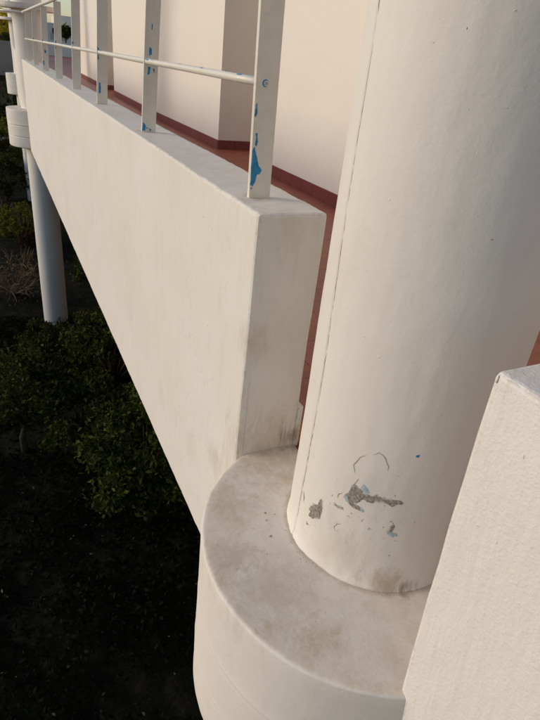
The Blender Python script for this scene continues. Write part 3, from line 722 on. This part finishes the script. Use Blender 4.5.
shrub((8.5, -0.95, -5.9), 0.85, MAT['leaf_dark'], 'dim bushy shrub in the middle of the garden group', 9000, 0.085)
shrub((9.3, 0.15, -5.65), 0.95, MAT['leaf_dark'], 'olive green shrub at the left edge of the picture', 10000, 0.085)
shrub((12.6, -0.6, -6.5), 0.7, MAT['leaf_dark'], 'low dark shrub left of the lower column foot', 5000, 0.08)
shrub((17.5, -2.7, -6.3), 1.0, MAT['leaf_dark'], 'dark shrub in the shade behind the lower column', 5000, 0.1)
shrub((22.5, -0.55, -6.2), 0.85, MAT['leaf_lime'], 'yellow green bush left of the lower column', 5000, 0.11)
shrub((21.0, -0.72, -6.5), 0.42, MAT['leaf_red'], 'small reddish brown bush beside the yellow green one', 1500, 0.09)
shrub((29.5, -0.3, -5.9), 1.2, MAT['leaf_dark'], 'dark bush below the farthest column', 6000, 0.13)
shrub((36.5, -0.7, -5.4), 1.5, MAT['leaf_lime'], 'lime green bush below the grey brown wing', 7000, 0.16)
shrub((33.5, -2.2, -5.0), 1.3, MAT['leaf'], 'green bush just behind the far half-round ledge', 6000, 0.15)
shrub((41.5, -2.4, -3.6), 1.5, MAT['leaf'], 'tall green bush under the wing slab', 6000, 0.18)
shrub((40.5, 0.3, -4.6), 1.4, MAT['leaf_dark'], 'dark bush at the left frame edge under the wing', 5000, 0.18)
# planting on the wing's terrace
shrub((46.7, -1.1, -0.25), 0.75, MAT['leaf'], 'green hedge spilling over the wing parapet', 4000, 0.12, 'hedge_plant', 'hedge', 0.5, 30, ground=-0.6)
shrub((47.4, 0.9, -0.2), 0.9, MAT['leaf'], 'second green hedge plant on the wing, cut by the frame', 4000, 0.12, 'hedge_plant', 'hedge', 0.5, 30, ground=-0.6)
shrub((50.5, -1.5, 0.35), 1.3, MAT['leaf_gold'], 'sunlit golden yellow tree above the wing hedge', 16000, 0.2, 'golden_tree', 'tree', 0.9, 40, ground=-2.3)
shrub((53, 1.6, 0.6), 1.6, MAT['leaf_gold'], 'golden tree cut off by the left frame edge', 12000, 0.2, 'golden_tree', 'tree', 0.9, 40, ground=-2.3)
# yuccas behind the end wall
for k, yy in enumerate((-7.3, -8.0, -8.9)):
    root = empty('yucca', (67.2, yy, ZL)); bm = bmesh.new(); h = 2.1 + 0.15 * k
    tube(bm, [(0, 0, -0.5), (0.03, 0.02, 1.0), (0, 0, h)], [0.09, 0.08, 0.07], 7); from_bm('trunk', bm, MAT['bark'], root)
    n = 120; p = np.zeros((n, 3)); p[:, 2] = h; p += rng.normal(size=(n, 3)) * 0.2; leaves_mesh('crown', p, 0.7, MAT['leaf_dark'], root)
    tag(root, ['left', 'middle', 'right'][k] + ' one of three thin yuccas behind the low end wall', 'yucca', 'yuccas behind the end wall')
# dry bush: bare twigs
def dry_bush(c, r, label):
    gz = terrain_z(c[0], c[1]); root = empty('dry_bush', (c[0], c[1], gz)); bm = bmesh.new(); H = c[2] - gz
    for k in range(16):
        d = Vector(rng.normal(size=3)); d.z = abs(d.z) + 0.6; d.normalize(); L = r * random.uniform(1.0, 1.6)
        a = Vector((0, 0, 0)); m = d * L * 0.5 + Vector(rng.normal(size=3) * 0.08); e = d * L
        tube(bm, [a, m, e], [0.03, 0.018, 0.006], 4, False)
        for j in range(16):
            t = random.uniform(0.3, 1.0); s = (m.lerp(e, (t - .5) * 2) if t > .5 else a.lerp(m, t * 2)); dd = (d + Vector(rng.normal(size=3)) * 0.8).normalized()
            q = s + dd * L * random.uniform(0.15, 0.4)
            tube(bm, [s, s.lerp(q, .5) + Vector(rng.normal(size=3) * 0.03), q], [0.010, 0.007, 0.003], 3, False)
    from_bm('twigs', bm, MAT['twig'], root)
    n = 900; p = rng.normal(size=(n, 3)); p /= np.linalg.norm(p, axis=1)[:, None]; p *= (r * rng.uniform(0.5, 1.25, n))[:, None]; p[:, 2] = np.abs(p[:, 2]) + 0.1
    leaves_mesh('dry_leaves', p, 0.06, MAT['twig'], root)
    return tag(root, label, 'bush', 'dry bushes in the garden below')
dry_bush((17.4, -0.05, -6.3), 0.95, 'bare brown twiggy bush left of the middle lower column')
dry_bush((24.0, -0.15, -6.4), 0.8, 'smaller bare bush farther up the left edge')
# rocks
for k, (x, y, r) in enumerate(((43.5, -0.9, 0.6), (42.6, -0.4, 0.45), (43.8, -0.1, 0.5))):
    bm = bmesh.new(); bmesh.ops.create_icosphere(bm, subdivisions=3, radius=r)
    for v in bm.verts: v.co += v.co.normalized() * 0.35 * r * noise.noise(v.co * 2.2 / r + Vector((k * 9, 0, 0))); v.co.z *= 0.7
    o = from_bm('boulder', bm, MAT['rock'], None); o.location = (x, y, terrain_z(x, y) + 0.2 * r)
    tag(o, ['pale boulder nearest the far ledge', 'smallest pale boulder of the far group', 'pale boulder at the left frame edge'][k], 'boulder', 'boulders far below')
# ground cover and litter
n = 90000; X = 1.5 + 14 * rng.random(n) ** 1.1; Y = rng.uniform(-5, 4.5, n)
dens = np.array([noise.noise(Vector((x * 0.9, y * 0.9, 7))) for x, y in zip(X[:n], Y[:n])])
keep = dens > rng.uniform(-0.5, 0.25, n); X, Y, dd = X[keep], Y[keep], dens[keep]
Z = -7.08 + 0.30 * np.maximum(dd + 0.2, 0) * rng.random(len(X)) + 0.06 * rng.random(len(X))
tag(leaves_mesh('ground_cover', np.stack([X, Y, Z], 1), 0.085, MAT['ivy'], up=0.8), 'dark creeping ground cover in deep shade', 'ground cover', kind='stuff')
n = 500; X = rng.uniform(2, 14, n); Y = rng.uniform(-4, 3.5, n); Z = np.full(n, -6.86) + rng.random(n) * 0.12
tag(leaves_mesh('leaf_litter', np.stack([X, Y, Z], 1), 0.045, MAT['gravelbit'], up=1.5), 'small pale specks of litter on the dark ground', 'litter', kind='stuff')

# grit and flakes of paint lying on the ledge
bm = bmesh.new()
for k in range(150):
    a = random.uniform(20, 230); q = random.random(); rr = CR + 0.012 + (0.27 * q ** 2.2 if k > 60 else 0.02 * q)
    x = CX + rr * math.cos(RAD(a)); y = CY + rr * math.sin(RAD(a))
    if y < YI + 0.01: continue
    z = ZL + 0.0025; sz = random.uniform(0.0010, 0.0028)
    vs = [bm.verts.new((x + sz * random.uniform(.5, 1.2) * math.cos(t), y + sz * random.uniform(.5, 1.2) * math.sin(t), z)) for t in (0, 1.5, 3.1, 4.6)] + [bm.verts.new((x, y, z + sz * 0.6))]
    for i in range(4): bm.faces.new((vs[i], vs[(i + 1) % 4], vs[4]))
tag(from_bm('grit', bm, MAT['bark'] if False else MAT['crackline'], None), 'brown grit and paint flakes on the half-round ledge at the column foot', 'grit', kind='stuff')
